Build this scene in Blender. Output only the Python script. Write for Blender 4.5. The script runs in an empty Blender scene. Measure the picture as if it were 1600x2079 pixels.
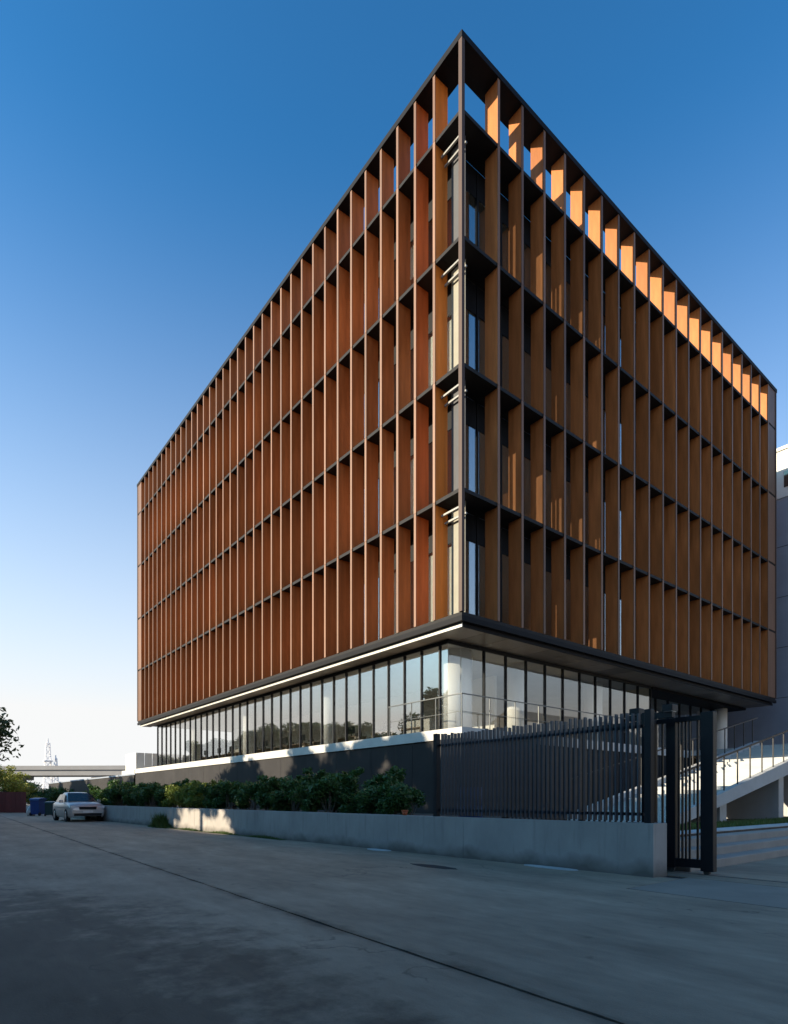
import bpy, math, random
import numpy as np
from mathutils import Vector, Matrix
random.seed(7)
rng = np.random.default_rng(11)
scene = bpy.context.scene
COL = scene.collection
R = math.radians

# ------------------------------------------------------------------ camera
EYE = Vector((-13.47, -13.30, 1.25))
cd = bpy.data.cameras.new('camera')
cam = bpy.data.objects.new('camera', cd); COL.objects.link(cam)
cam.location = EYE
cam.rotation_euler = (R(90), 0, -math.atan2(.6277, .7787))
cd.sensor_fit = 'HORIZONTAL'; cd.sensor_width = 36
cd.lens = 36*1211/1600
cd.shift_y = (1620-1039.5)/1600
cd.clip_end = 3000
scene.camera = cam

# ------------------------------------------------------------------ sky, sun, exposure
SUN_EL, SUN_AZ = R(17.5), R(24)          # azimuth from -X towards +Y
world = bpy.data.worlds.new('World'); scene.world = world; world.use_nodes = True
wn = world.node_tree.nodes; wl = world.node_tree.links
bg = wn['Background']
sky = wn.new('ShaderNodeTexSky'); sky.sky_type = 'NISHITA'; sky.sun_disc = False
sky.sun_elevation = SUN_EL
sky.sun_rotation = math.atan2(-math.cos(SUN_AZ), math.sin(SUN_AZ))
sky.air_density = 1.0; sky.dust_density = 1.0; sky.ozone_density = 6.0
# the same sky all round: deep blue overhead whitening evenly into humid air towards the horizon
gm = wn.new('ShaderNodeGamma'); gm.inputs[1].default_value = 1.25
sc = wn.new('ShaderNodeVectorMath'); sc.operation = 'MULTIPLY'; sc.inputs[1].default_value = (.44, .86, .75)
mx = wn.new('ShaderNodeMix'); mx.data_type = 'RGBA'; mx.inputs[7].default_value = (3.15, 3.18, 3.18, 1)
tc = wn.new('ShaderNodeTexCoord'); sx = wn.new('ShaderNodeSeparateXYZ'); wl.new(tc.outputs['Generated'], sx.inputs[0])
mr = wn.new('ShaderNodeMapRange'); mr.inputs['From Min'].default_value = .75; mr.inputs['From Max'].default_value = .13; wl.new(sx.outputs[2], mr.inputs[0])
pw = wn.new('ShaderNodeMath'); pw.operation = 'POWER'; pw.inputs[1].default_value = 1.75; wl.new(mr.outputs[0], pw.inputs[0]); wl.new(pw.outputs[0], mx.inputs[0])
wl.new(sky.outputs[0], gm.inputs[0]); wl.new(gm.outputs[0], sc.inputs[0]); wl.new(sc.outputs[0], mx.inputs[6]); wl.new(mx.outputs[2], bg.inputs[0])
bg.inputs[1].default_value = 0.15
sd = bpy.data.lights.new('sun', 'SUN'); sd.energy = 5.0; sd.angle = R(.5); sd.color = (1, .86, .64)
sun = bpy.data.objects.new('sun', sd); COL.objects.link(sun)
svec = Vector((-math.cos(SUN_EL)*math.cos(SUN_AZ), math.cos(SUN_EL)*math.sin(SUN_AZ), math.sin(SUN_EL)))
sun.rotation_euler = svec.to_track_quat('Z', 'Y').to_euler()
sun.location = svec*200
vs = scene.view_settings
vs.view_transform = 'Standard'; vs.look = 'None'; vs.gamma = 1; vs.use_curve_mapping = False
vs.exposure = 1.0
scene.render.resolution_x = 788; scene.render.resolution_y = 1024

# ------------------------------------------------------------------ helpers
class MB:
    def __init__(s): s.v = []; s.f = []
    def add(s, vs_, fs):
        b = len(s.v); s.v += [tuple(p) for p in vs_]; s.f += [tuple(i+b for i in q) for q in fs]; return s
    def box(s, x0, y0, z0, x1, y1, z1):
        return s.add([(x0,y0,z0),(x1,y0,z0),(x1,y1,z0),(x0,y1,z0),(x0,y0,z1),(x1,y0,z1),(x1,y1,z1),(x0,y1,z1)],
              [(0,3,2,1),(4,5,6,7),(0,1,5,4),(1,2,6,5),(2,3,7,6),(3,0,4,7)])
    def bbox(s, x0, y0, z0, x1, y1, z1, c=.01):
        """box with chamfered vertical edges and top"""
        def ring(d, z): return [(x0+d,y0,z),(x1-d,y0,z),(x1,y0+d,z),(x1,y1-d,z),(x1-d,y1,z),(x0+d,y1,z),(x0,y1-d,z),(x0,y0+d,z)]
        def inset(d, z): return [(x0+2*d,y0+d,z),(x1-2*d,y0+d,z),(x1-d,y0+2*d,z),(x1-d,y1-2*d,z),(x1-2*d,y1-d,z),(x0+2*d,y1-d,z),(x0+d,y1-2*d,z),(x0+d,y0+2*d,z)]
        v = ring(c, z0)+ring(c, z1-c)+inset(c, z1)
        f = [tuple(reversed(range(8))), tuple(range(16,24))]
        for a in (0, 8):
            for i in range(8):
                j = (i+1) % 8; f.append((a+i, a+j, a+8+j, a+8+i))
        return s.add(v, f)
    def cyl(s, p0, p1, r0, r1=None, n=10, cap=True):
        r1 = r0 if r1 is None else r1
        p0 = Vector(p0); p1 = Vector(p1); d = (p1-p0).normalized()
        a = d.orthogonal().normalized(); b = d.cross(a)
        v = []
        for p, r in ((p0, r0), (p1, r1)):
            for i in range(n):
                t = 2*math.pi*i/n; v.append(p+a*r*math.cos(t)+b*r*math.sin(t))
        f = [(i, (i+1) % n, n+(i+1) % n, n+i) for i in range(n)]
        if cap: f += [tuple(reversed(range(n))), tuple(range(n, 2*n))]
        return s.add(v, f)
    def prism(s, poly, axis, a, b):
        """polygon in the plane across 'axis' swept from a to b. poly = [(p,q)]"""
        n = len(poly)
        def P(p, q, t): return {'x': (t,p,q), 'y': (p,t,q), 'z': (p,q,t)}[axis]
        v = [P(p,q,a) for p,q in poly]+[P(p,q,b) for p,q in poly]
        f = [(i,(i+1)%n,n+(i+1)%n,n+i) for i in range(n)]+[tuple(reversed(range(n))), tuple(range(n,2*n))]
        return s.add(v, f)
    def mesh(s, name, m, smooth=False):
        me = bpy.data.meshes.new(name); me.from_pydata(s.v, [], s.f)
        import bmesh
        bm = bmesh.new(); bm.from_mesh(me); bmesh.ops.recalc_face_normals(bm, faces=bm.faces); bm.to_mesh(me); bm.free()
        if m: me.materials.append(m)
        if smooth: me.polygons.foreach_set('use_smooth', [True]*len(me.polygons))
        me.update(); return me
    def build(s, name, m, parent=None, smooth=False, loc=None):
        return obj(name, s.mesh(name, m, smooth), parent, loc)

def obj(name, me, parent=None, loc=None, rz=0):
    o = bpy.data.objects.new(name, me); COL.objects.link(o)
    if parent: o.parent = parent
    if loc is not None: o.location = loc
    if rz: o.rotation_euler = (0, 0, rz)
    return o
def tag(o, label=None, cat=None, group=None, kind=None):
    if label: o['label'] = label
    if cat: o['category'] = cat
    if group: o['group'] = group
    if kind: o['kind'] = kind
    return o
def thing(name, label, cat, loc=(0,0,0), rz=0, group=None):
    o = bpy.data.objects.new(name, None); COL.objects.link(o); o.empty_display_size = .3
    o.location = loc; o.rotation_euler = (0, 0, rz)
    return tag(o, label, cat, group)
def copy_tree(o, parent=None):
    c = o.copy(); COL.objects.link(c)
    if parent: c.parent = parent
    for ch in list(o.children): copy_tree(ch, c)
    return c

def mat(name, col, rough=.6, var=.15, scale=3, bump=0, bscale=40, metal=0, objvar=0, stretch=(1,1,1), spec=.5):
    m = bpy.data.materials.new(name); m.use_nodes = True
    n = m.node_tree.nodes; l = m.node_tree.links; p = n['Principled BSDF']
    p.inputs['Roughness'].default_value = rough; p.inputs['Metallic'].default_value = metal
    p.inputs['Specular IOR Level'].default_value = spec
    tc = n.new('ShaderNodeTexCoord'); mp = n.new('ShaderNodeMapping'); mp.inputs['Scale'].default_value = stretch
    l.new(tc.outputs['Object'], mp.inputs[0])
    nz = n.new('ShaderNodeTexNoise'); nz.inputs['Scale'].default_value = scale; nz.inputs['Detail'].default_value = 6
    nz.inputs['Roughness'].default_value = .65
    l.new(mp.outputs[0], nz.inputs['Vector'])
    mr = n.new('ShaderNodeMapRange'); mr.inputs['From Min'].default_value = .25; mr.inputs['From Max'].default_value = .75
    mr.inputs['To Min'].default_value = 1-var; mr.inputs['To Max'].default_value = 1+var
    l.new(nz.outputs[0], mr.inputs[0])
    val = mr.outputs[0]
    if objvar:
        oi = n.new('ShaderNodeObjectInfo'); m2 = n.new('ShaderNodeMapRange')
        m2.inputs['To Min'].default_value = 1-objvar; m2.inputs['To Max'].default_value = 1+objvar
        l.new(oi.outputs['Random'], m2.inputs[0])
        mm = n.new('ShaderNodeMath'); mm.operation = 'MULTIPLY'; l.new(val, mm.inputs[0]); l.new(m2.outputs[0], mm.inputs[1]); val = mm.outputs[0]
    vm = n.new('ShaderNodeVectorMath'); vm.operation = 'SCALE'; vm.inputs[0].default_value = col
    l.new(val, vm.inputs['Scale']); l.new(vm.outputs[0], p.inputs['Base Color'])
    if bump:
        bz = n.new('ShaderNodeTexNoise'); bz.inputs['Scale'].default_value = bscale; bz.inputs['Detail'].default_value = 4
        l.new(tc.outputs['Object'], bz.inputs['Vector'])
        bp = n.new('ShaderNodeBump'); bp.inputs['Strength'].default_value = bump; bp.inputs['Distance'].default_value = .02
        l.new(bz.outputs[0], bp.inputs['Height']); l.new(bp.outputs[0], p.inputs['Normal'])
    return m
def glassmat(name, tint=(.55,.62,.65), base=.25, rough=.0, refl=(1,1,1)):
    m = bpy.data.materials.new(name); m.use_nodes = True
    n = m.node_tree.nodes; l = m.node_tree.links; n.remove(n['Principled BSDF'])
    out = n['Material Output']
    tr = n.new('ShaderNodeBsdfTransparent'); tr.inputs[0].default_value = (*tint, 1)
    gl = n.new('ShaderNodeBsdfGlossy'); gl.inputs['Roughness'].default_value = rough; gl.inputs[0].default_value = (*refl, 1)
    ge = n.new('ShaderNodeNewGeometry'); dt = n.new('ShaderNodeVectorMath'); dt.operation = 'DOT_PRODUCT'
    l.new(ge.outputs['Normal'], dt.inputs[0]); l.new(ge.outputs['Incoming'], dt.inputs[1])
    ab = n.new('ShaderNodeMath'); ab.operation = 'ABSOLUTE'; l.new(dt.outputs['Value'], ab.inputs[0])
    om = n.new('ShaderNodeMath'); om.operation = 'SUBTRACT'; om.inputs[0].default_value = 1; l.new(ab.outputs[0], om.inputs[1])
    p5 = n.new('ShaderNodeMath'); p5.operation = 'POWER'; p5.inputs[1].default_value = 5; l.new(om.outputs[0], p5.inputs[0])
    mr = n.new('ShaderNodeMapRange'); mr.inputs['To Min'].default_value = base; mr.inputs['To Max'].default_value = 1   # Schlick, both faces of the pane alike
    l.new(p5.outputs[0], mr.inputs[0])
    tc = n.new('ShaderNodeTexCoord'); nz = n.new('ShaderNodeTexNoise'); nz.inputs['Scale'].default_value = .5
    l.new(tc.outputs['Object'], nz.inputs['Vector'])
    bp = n.new('ShaderNodeBump'); bp.inputs['Strength'].default_value = .02; bp.inputs['Distance'].default_value = .05
    l.new(nz.outputs[0], bp.inputs['Height']); l.new(bp.outputs[0], gl.inputs['Normal'])
    mx = n.new('ShaderNodeMixShader'); l.new(mr.outputs[0], mx.inputs[0]); l.new(tr.outputs[0], mx.inputs[1]); l.new(gl.outputs[0], mx.inputs[2])
    l.new(mx.outputs[0], out.inputs[0]); return m
def leafmat(name, col, col2):
    m = bpy.data.materials.new(name); m.use_nodes = True
    n = m.node_tree.nodes; l = m.node_tree.links; p = n['Principled BSDF']; out = n['Material Output']
    g = n.new('ShaderNodeNewGeometry'); mx = n.new('ShaderNodeMix'); mx.data_type = 'RGBA'
    l.new(g.outputs['Random Per Island'], mx.inputs[0]); mx.inputs[6].default_value = (*col, 1); mx.inputs[7].default_value = (*col2, 1)
    l.new(mx.outputs[2], p.inputs['Base Color']); p.inputs['Roughness'].default_value = .55
    t = n.new('ShaderNodeBsdfTranslucent'); l.new(mx.outputs[2], t.inputs[0])
    ms = n.new('ShaderNodeMixShader'); ms.inputs[0].default_value = .3
    l.new(p.outputs[0], ms.inputs[1]); l.new(t.outputs[0], ms.inputs[2]); l.new(ms.outputs[0], out.inputs[0]); return m

M = {}
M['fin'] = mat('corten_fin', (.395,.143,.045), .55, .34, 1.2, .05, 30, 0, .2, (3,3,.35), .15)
M['fin_lit'] = mat('bounce_lit_corten_fin', (.76,.215,.035), .5, .25, 1.2, .05, 30, 0, .1, (3,3,.35), .2)  # fin copy with bounced sunlight painted in as brighter orange
M['cpost'] = mat('brown_corner_post', (.075,.046,.035), .55, .15, 1.2, 0, 30, 0, .1, (3,3,.35), .2)
M['trim'] = mat('pale_bronze_trim', (.19,.098,.058), .5, .2, 1.2, 0, 30, 0, .28, (3,3,.35), .3)
M['dark'] = mat('dark_bronze_metal', (.011,.011,.013), .6, .15, 2, 0, 40, 0, 0, (1,1,1), .1)
M['ledge'] = mat('ledge_metal', (.022,.020,.020), .6, .15, 2, 0, 40, 0, 0, (1,1,1), .12)
M['slat'] = mat('slate_blue_steel', (.055,.064,.078), .35, .2, 4)
M['black'] = mat('black_steel', (.012,.013,.016), .5, .2, 4, 0, 40, 0, 0, (1,1,1), .25)
M['slate'] = mat('dark_plinth_cladding', (.026,.024,.025), .7, .25, .8, .05, 30, 0, .08, (1,1,1), .2)
M['white'] = mat('white_concrete', (.52,.50,.47), .7, .12, 1.5, .08, 30)
M['column'] = mat('white_plaster', (.78,.77,.74), .6, .05, 1)
M['soffit'] = mat('soffit_panel', (.17,.125,.09), .4, .1, 2, 0, 40, 0, .35)
M['strip'] = mat('aluminium_strip', (.55,.53,.49), .35, .06, 2, 0, 40, .1)
M['shelf'] = mat('shelf_rail_metal', (.26,.25,.23), .45, .06, 2)
M['ceiling'] = mat('interior_ceiling', (.30,.30,.30), .8, .08, 2)
M['interior'] = mat('interior_wall', (.42,.40,.37), .8, .1, 1)
M['blind'] = mat('window_blind', (.72,.70,.60), .8, .06, 6, 0, 40, 0, .1)
M['creamscreen'] = mat('cream_screen', (.27,.25,.20), .8, .08, 3)
M['greyscreen'] = mat('grey_screen', (.075,.075,.08), .8, .1, 4)
M['glass'] = glassmat('tower_glass', (.86,.89,.90), .22)
M['shop'] = glassmat('ground_floor_glass', (.94,.955,.955), .30, 0, (.97,.94,.90))
M['shop2'] = glassmat('clear_shop_glass', (.965,.975,.975), .10, 0, (.97,.94,.90))
M['railglass'] = glassmat('rail_glass', (.88,.92,.92), .03)
M['rail'] = mat('grey_rail', (.10,.105,.105), .35, .1, 4, 0, 40, .5)
M['wall'] = mat('pale_cement_render', (.35,.322,.295), .8, .18, 1.1, .12, 45, 0, .04, (1,1,.6))
M['stepc'] = mat('grey_step_concrete', (.30,.265,.23), .8, .15, 1.5, .1, 40)
M['stair'] = mat('white_stair_concrete', (.40,.40,.39), .75, .12, 1.5, .08, 40)
M['neighbour'] = mat('blue_grey_cladding', (.24,.27,.33), .6, .1, .7)
M['palewall'] = mat('pale_wall', (.68,.67,.63), .75, .08, .8)
M['cream'] = mat('cream_wall', (.62,.52,.34), .8, .1, .8)
M['roofing'] = mat('grey_roof', (.18,.17,.16), .8, .15, 1)
M['bridge'] = mat('bridge_concrete', (.30,.29,.29), .8, .12, .3)
M['red'] = mat('red_brown_sheet', (.14,.035,.03), .6, .2, 3, 0, 40, 0, .12)
M['blue'] = mat('blue_plastic', (.02,.055,.20), .4, .1, 4)
M['darkgreen'] = mat('dark_green_plastic', (.015,.05,.05), .45, .1, 4)
M['bark'] = mat('bark', (.11,.08,.055), .9, .3, 8, .4, 25, 0, 0, (1,1,.3))
M['soil'] = mat('soil', (.07,.052,.038), .95, .3, 3, .4, 20)
M['leaf'] = leafmat('leaf_dark_green', (.03,.085,.018), (.065,.135,.028))
M['leaf_sunlit'] = leafmat('leaf_painted_sunlit', (.14,.20,.028), (.22,.25,.045))  # brighter copy of the shrub leaf, sunlight painted into its colour
M['leaft'] = leafmat('leaf_tree_green', (.03,.06,.018), (.06,.085,.028))
M['leafy'] = leafmat('leaf_yellow_green_sun_tint', (.24,.29,.035), (.38,.34,.06))  # yellow green leaf, brightened further to stand in for sun
M['grass'] = leafmat('grass_green', (.05,.10,.02), (.10,.14,.03))
M['paint'] = mat('silver_car_paint', (.52,.51,.49), .28, .03, 2, 0, 40, .35)
M['carglass'] = mat('car_window_glass', (.02,.03,.035), .06, .05, 2, spec=.8)
M['tyre'] = mat('tyre_rubber', (.015,.015,.015), .8, .1, 9)
M['alloy'] = mat('alloy_rim', (.45,.45,.46), .3, .05, 5, 0, 40, .8)
M['lamp'] = mat('headlight_lens', (.6,.63,.66), .12, .1, 20)
M['tower'] = mat('haze_paled_mast_steel', (.85,.82,.82), .7, .05, 1)  # steel paled so distance haze is painted into the colour
M['plate'] = mat('white_number_plate', (.7,.7,.68), .5, .05, 5)
M['cement'] = mat('pale_cement_patch', (.45,.45,.44), .85, .2, 3, .1, 30)
M['orange'] = mat('orange_plastic', (.45,.10,.03), .5, .1, 5)

def add_dirt(m, h=.32, col=(.06,.055,.045)):
    n = m.node_tree.nodes; l = m.node_tree.links; p = n['Principled BSDF']
    src = p.inputs['Base Color'].links[0].from_socket
    tc = n.new('ShaderNodeTexCoord'); sx = n.new('ShaderNodeSeparateXYZ'); l.new(tc.outputs['Object'], sx.inputs[0])
    nz = n.new('ShaderNodeTexNoise'); nz.inputs['Scale'].default_value = 2.2; nz.inputs['Detail'].default_value = 8; l.new(tc.outputs['Object'], nz.inputs['Vector'])
    mr = n.new('ShaderNodeMapRange'); mr.inputs['From Min'].default_value = 0; mr.inputs['From Max'].default_value = h; mr.inputs['To Min'].default_value = .62; mr.inputs['To Max'].default_value = -.12
    l.new(sx.outputs[2], mr.inputs[0])
    ad = n.new('ShaderNodeMath'); l.new(mr.outputs[0], ad.inputs[0]); l.new(nz.outputs[0], ad.inputs[1])
    m2 = n.new('ShaderNodeMapRange'); m2.inputs['From Min'].default_value = .55; m2.inputs['From Max'].default_value = 1.1; m2.inputs['To Max'].default_value = .75; l.new(ad.outputs[0], m2.inputs[0])
    # thin rain streaks under the coping
    mp = n.new('ShaderNodeMapping'); mp.inputs['Scale'].default_value = (6, 6, .5); l.new(tc.outputs['Object'], mp.inputs[0])
    n2 = n.new('ShaderNodeTexNoise'); n2.inputs['Scale'].default_value = 1.3; n2.inputs['Detail'].default_value = 5; l.new(mp.outputs[0], n2.inputs['Vector'])
    m3 = n.new('ShaderNodeMapRange'); m3.inputs['From Min'].default_value = .55; m3.inputs['From Max'].default_value = .75; m3.inputs['To Max'].default_value = .3; l.new(n2.outputs[0], m3.inputs[0])
    mxx = n.new('ShaderNodeMath'); mxx.operation = 'MAXIMUM'; l.new(m2.outputs[0], mxx.inputs[0]); l.new(m3.outputs[0], mxx.inputs[1])
    mx = n.new('ShaderNodeMix'); mx.data_type = 'RGBA'; l.new(mxx.outputs[0], mx.inputs[0]); l.new(src, mx.inputs[6]); mx.inputs[7].default_value = (*col, 1)
    l.new(mx.outputs[2], p.inputs['Base Color'])
add_dirt(M['wall']); add_dirt(M['slate'], .6)

def roadmat():
    m = bpy.data.materials.new('worn_road_concrete'); m.use_nodes = True
    n = m.node_tree.nodes; l = m.node_tree.links; p = n['Principled BSDF']
    tc = n.new('ShaderNodeTexCoord')
    def noise(scale, detail, st=(1,1,1), rot=0, rough=.6):
        mp = n.new('ShaderNodeMapping'); mp.inputs['Scale'].default_value = st; mp.inputs['Rotation'].default_value = (0,0,rot)
        l.new(tc.outputs['Object'], mp.inputs[0])
        z = n.new('ShaderNodeTexNoise'); z.inputs['Scale'].default_value = scale; z.inputs['Detail'].default_value = detail; z.inputs['Roughness'].default_value = rough
        l.new(mp.outputs[0], z.inputs['Vector']); return z.outputs[0]
    def rng_(src, a, b, c, d):
        r_ = n.new('ShaderNodeMapRange'); l.new(src, r_.inputs[0])
        for i, q in enumerate((a, b, c, d)): r_.inputs[1+i].default_value = q
        return r_.outputs[0]
    def mul(a, b):
        q = n.new('ShaderNodeMath'); q.operation = 'MULTIPLY'; l.new(a, q.inputs[0]); l.new(b, q.inputs[1]); return q.outputs[0]
    v = rng_(noise(.35, 5), .3, .7, .82, 1.18)
    v = mul(v, rng_(noise(1.6, 8, (1,.25,1), -.05), .3, .72, .72, 1.2))
    v = mul(v, rng_(noise(7, 6, (1,.35,1)), .3, .7, .86, 1.14))
    v = mul(v, rng_(noise(160, 3), .3, .7, .8, 1.2))
    # shade of the left foreground painted in as a dark ellipse, edge broken by noise
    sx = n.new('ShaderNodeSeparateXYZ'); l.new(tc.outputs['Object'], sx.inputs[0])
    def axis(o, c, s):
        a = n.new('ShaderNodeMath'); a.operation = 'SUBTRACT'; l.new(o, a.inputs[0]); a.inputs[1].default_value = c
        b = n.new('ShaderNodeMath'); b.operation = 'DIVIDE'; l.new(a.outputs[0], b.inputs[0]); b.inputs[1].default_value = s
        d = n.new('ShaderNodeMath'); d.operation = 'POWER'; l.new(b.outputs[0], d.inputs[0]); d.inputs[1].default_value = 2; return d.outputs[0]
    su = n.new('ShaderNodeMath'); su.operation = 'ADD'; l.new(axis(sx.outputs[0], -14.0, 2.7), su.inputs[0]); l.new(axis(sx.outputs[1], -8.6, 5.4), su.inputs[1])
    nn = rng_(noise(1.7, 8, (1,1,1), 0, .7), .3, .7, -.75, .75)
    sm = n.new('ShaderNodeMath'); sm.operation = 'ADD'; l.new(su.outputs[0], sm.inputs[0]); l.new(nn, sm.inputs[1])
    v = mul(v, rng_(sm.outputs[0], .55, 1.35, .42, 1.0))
    # grime gathered along the joint, patchy
    jl = n.new('ShaderNodeMath'); jl.operation = 'MULTIPLY_ADD'; l.new(sx.outputs[1], jl.inputs[0]); jl.inputs[1].default_value = -.67/19.3; jl.inputs[2].default_value = 10.41-11.3*.67/19.3
    ja = n.new('ShaderNodeMath'); ja.operation = 'ADD'; l.new(sx.outputs[0], ja.inputs[0]); l.new(jl.outputs[0], ja.inputs[1])
    jb = n.new('ShaderNodeMath'); jb.operation = 'ABSOLUTE'; l.new(ja.outputs[0], jb.inputs[0])
    jc = n.new('ShaderNodeMath'); jc.operation = 'ADD'; l.new(jb.outputs[0], jc.inputs[0]); l.new(rng_(noise(1.4, 5), .35, .65, -.06, .10), jc.inputs[1])
    v = mul(v, rng_(jc.outputs[0], .0, .13, .55, 1))
    # hairline cracks, broken up by a mask
    vd = n.new('ShaderNodeTexNoise'); vd.inputs['Scale'].default_value = 1.5; vd.inputs['Detail'].default_value = 6; l.new(tc.outputs['Object'], vd.inputs['Vector'])
    va = n.new('ShaderNodeVectorMath'); va.operation = 'ADD'; l.new(tc.outputs['Object'], va.inputs[0]); l.new(vd.outputs[1], va.inputs[1])
    vo = n.new('ShaderNodeTexVoronoi'); vo.feature = 'DISTANCE_TO_EDGE'; vo.inputs['Scale'].default_value = .24; l.new(va.outputs[0], vo.inputs['Vector'])
    ck = rng_(vo.outputs['Distance'], 0, .004, 1, 0)
    ck = mul(ck, rng_(noise(.5, 3), .5, .62, 0, .55))
    iv = n.new('ShaderNodeMath'); iv.operation = 'SUBTRACT'; iv.inputs[0].default_value = 1; l.new(ck, iv.inputs[1]); v = mul(v, iv.outputs[0])
    # scattered oil spots
    v = mul(v, rng_(noise(2.6, 2), .68, .76, 1, .62))
    vm = n.new('ShaderNodeVectorMath'); vm.operation = 'SCALE'; vm.inputs[0].default_value = (.305,.232,.163); l.new(v, vm.inputs['Scale'])
    l.new(vm.outputs[0], p.inputs['Base Color']); p.inputs['Roughness'].default_value = .78; p.inputs['Specular IOR Level'].default_value = .35
    bp = n.new('ShaderNodeBump'); bp.inputs['Strength'].default_value = .35; bp.inputs['Distance'].default_value = .01
    l.new(noise(55, 5), bp.inputs['Height']); l.new(bp.outputs[0], p.inputs['Normal'])
    return m
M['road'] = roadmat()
M['ground'] = mat('earth_ground', (.13,.12,.10), .95, .25, .2, .1, 10)
M['apron'] = mat('pale_apron_concrete', (.235,.195,.155), .8, .2, 1.2, .15, 45)
M['joint'] = mat('bitumen_joint', (.02,.02,.022), .9, .3, 6)

# ------------------------------------------------------------------ ground, road, compound
def wall_x(y):                     # front face of the low wall, slightly skewed to the building
    return -4.44 + (y+8.58)*(-5.40+4.44)/(20.7+8.58)
tag(MB().box(-900, -900, -.5, 900, 900, -.06).build('ground', M['ground']), kind='structure')
road = tag(MB().box(-22, -60, -.058, 16, 62, -.014).build('road', M['joint']), kind='structure')
def jx(y): return -10.41 + (y+11.3)*(.67/19.3)
j = .016
jy = list(np.arange(-60, 62.1, .35))
def edge(sgn): return [(jx(y)+sgn*j+rng.normal(0, .007), y) for y in jy]
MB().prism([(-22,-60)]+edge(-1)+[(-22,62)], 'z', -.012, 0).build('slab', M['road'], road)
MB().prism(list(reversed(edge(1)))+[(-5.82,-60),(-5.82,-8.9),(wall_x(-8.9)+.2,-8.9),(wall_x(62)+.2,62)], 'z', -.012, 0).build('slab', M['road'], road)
MB().prism([(-5.80,-60),(-4.02,-60),(-4.02,-8.92),(-5.80,-8.92)], 'z', -.012, .002).build('apron', M['apron'], road)
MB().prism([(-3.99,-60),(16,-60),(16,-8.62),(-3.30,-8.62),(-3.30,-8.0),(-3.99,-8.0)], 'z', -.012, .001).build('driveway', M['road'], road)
for (y0, y1, w) in ((-2.35,-1.55,.30), (-7.3,-6.2,.26)):
    x = wall_x((y0+y1)/2); p = []
    for t in np.linspace(0, 2*math.pi, 18, endpoint=False):
        p.append((x-w/2+.02+min(w/2-.02, math.cos(t)*w*.5)*(1+.2*rng.random()), (y0+y1)/2+math.sin(t)*(y1-y0)*.5*(1+.1*rng.random())))
    MB().prism(p, 'z', .001, .012).build('cement_patch', M['cement'], road)
p = [(-6.1+math.cos(t)*.13*(1+.5*rng.random()), -5.3+math.sin(t)*.5*(1+.3*rng.random())) for t in np.linspace(0, 2*math.pi, 22, endpoint=False)]
MB().prism(p, 'z', .001, .006).build('tar_patch', M['joint'], road)

yard = tag(MB().prism([(-3.3,-7.5),(60,-7.5),(60,34),(-3.3,34)], 'z', -.05, .50).build('yard', M['soil']), kind='structure')
steps = tag(bpy.data.objects.new('entrance_steps', None), kind='structure'); COL.objects.link(steps)
for k in range(3):
    MB().bbox(-3.25, -8.60+.35*k, -.01, 16, -7.503, .15*(k+1)+.003*k, .012).build('step', M['stepc'], steps)
tag(MB().box(-3.2, -7.49, .45, 30, -6.9, .515).build('path', M['cement']), kind='structure')

def blades(n, xr, yr, z0, h, w, name, m, zf=None):
    x = rng.uniform(*xr, n); y = rng.uniform(*yr, n); a = rng.uniform(0, 6.283, n); hh = h*rng.uniform(.5, 1.2, n)
    z = np.full(n, z0) if zf is None else zf(x, y)
    lean = rng.normal(0, .35, (n, 2))*hh[:, None]
    P = np.stack([np.stack([x-np.cos(a)*w, y-np.sin(a)*w, z], 1), np.stack([x+np.cos(a)*w, y+np.sin(a)*w, z], 1),
                  np.stack([x+lean[:,0], y+lean[:,1], z+hh], 1)], 1).reshape(-1, 3)
    me = bpy.data.meshes.new(name); me.from_pydata(P.tolist(), [], np.arange(3*n).reshape(-1,3).tolist()); me.materials.append(m)
    return obj(name, me)
tag(blades(26000, (-3, 24), (-6.9, -5.9), .49, .13, .012, 'grass', M['grass']), 'strip of short green grass between the steps and the white stair', kind='stuff')

# ------------------------------------------------------------------ office building
LV = [7.15, 11.1, 15.06, 19.1, 23.1]; TOP = 25.45
XL, YL = 26.37, 35.0
fin_y = [1.30+.963*k for k in range(35)]
fin_x = [1.75+1.231*k for k in range(20)]
B = thing('office_building', 'tall rust coloured office block wrapped in vertical fins above a glazed ground floor', 'building')
FD = .60
for i in range(5):                 # fins and their front trims, one length per storey
    z0 = LV[i]-.05 if i else 7.15
    z1 = LV[i+1]-.056 if i < 4 else 25.25
    fl = MB().box(.022, -.03, z0, FD, .03, z1).mesh('fin', M['fin'])
    fb = MB().box(.022, -.03, z0, FD, .03, z1).mesh('fin', M['fin_lit'])
    fr = MB().box(-.03, .022, z0, .03, FD, z1).mesh('fin', M['fin'])
    tl = MB().box(0, -.055, z0+.002, .02, .055, z1-.002).mesh('edge_trim', M['trim'])
    tr_ = MB().box(-.055, 0, z0+.002, .055, .02, z1-.002).mesh('edge_trim', M['trim'])
    for k, y in enumerate(fin_y):
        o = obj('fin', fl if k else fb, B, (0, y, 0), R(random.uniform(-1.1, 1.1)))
        if not k: o['label'] = 'fin next to the near corner with bounced sunlight painted on in bright orange'
        obj('edge_trim', tl, o)
    for x in fin_x: obj('edge_trim', tr_, obj('fin', fr, B, (x, 0, 0), R(random.uniform(-1.1, 1.1))))
cp = MB().box(-.02, -.02, 7.15, .11, .13, 25.25).mesh('corner_fin', M['cpost'])
obj('corner_fin', cp, B); obj('corner_fin', cp, B, (XL-.15, 0, 0)); obj('corner_fin', cp, B, (0, YL-.15, 0))
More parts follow.
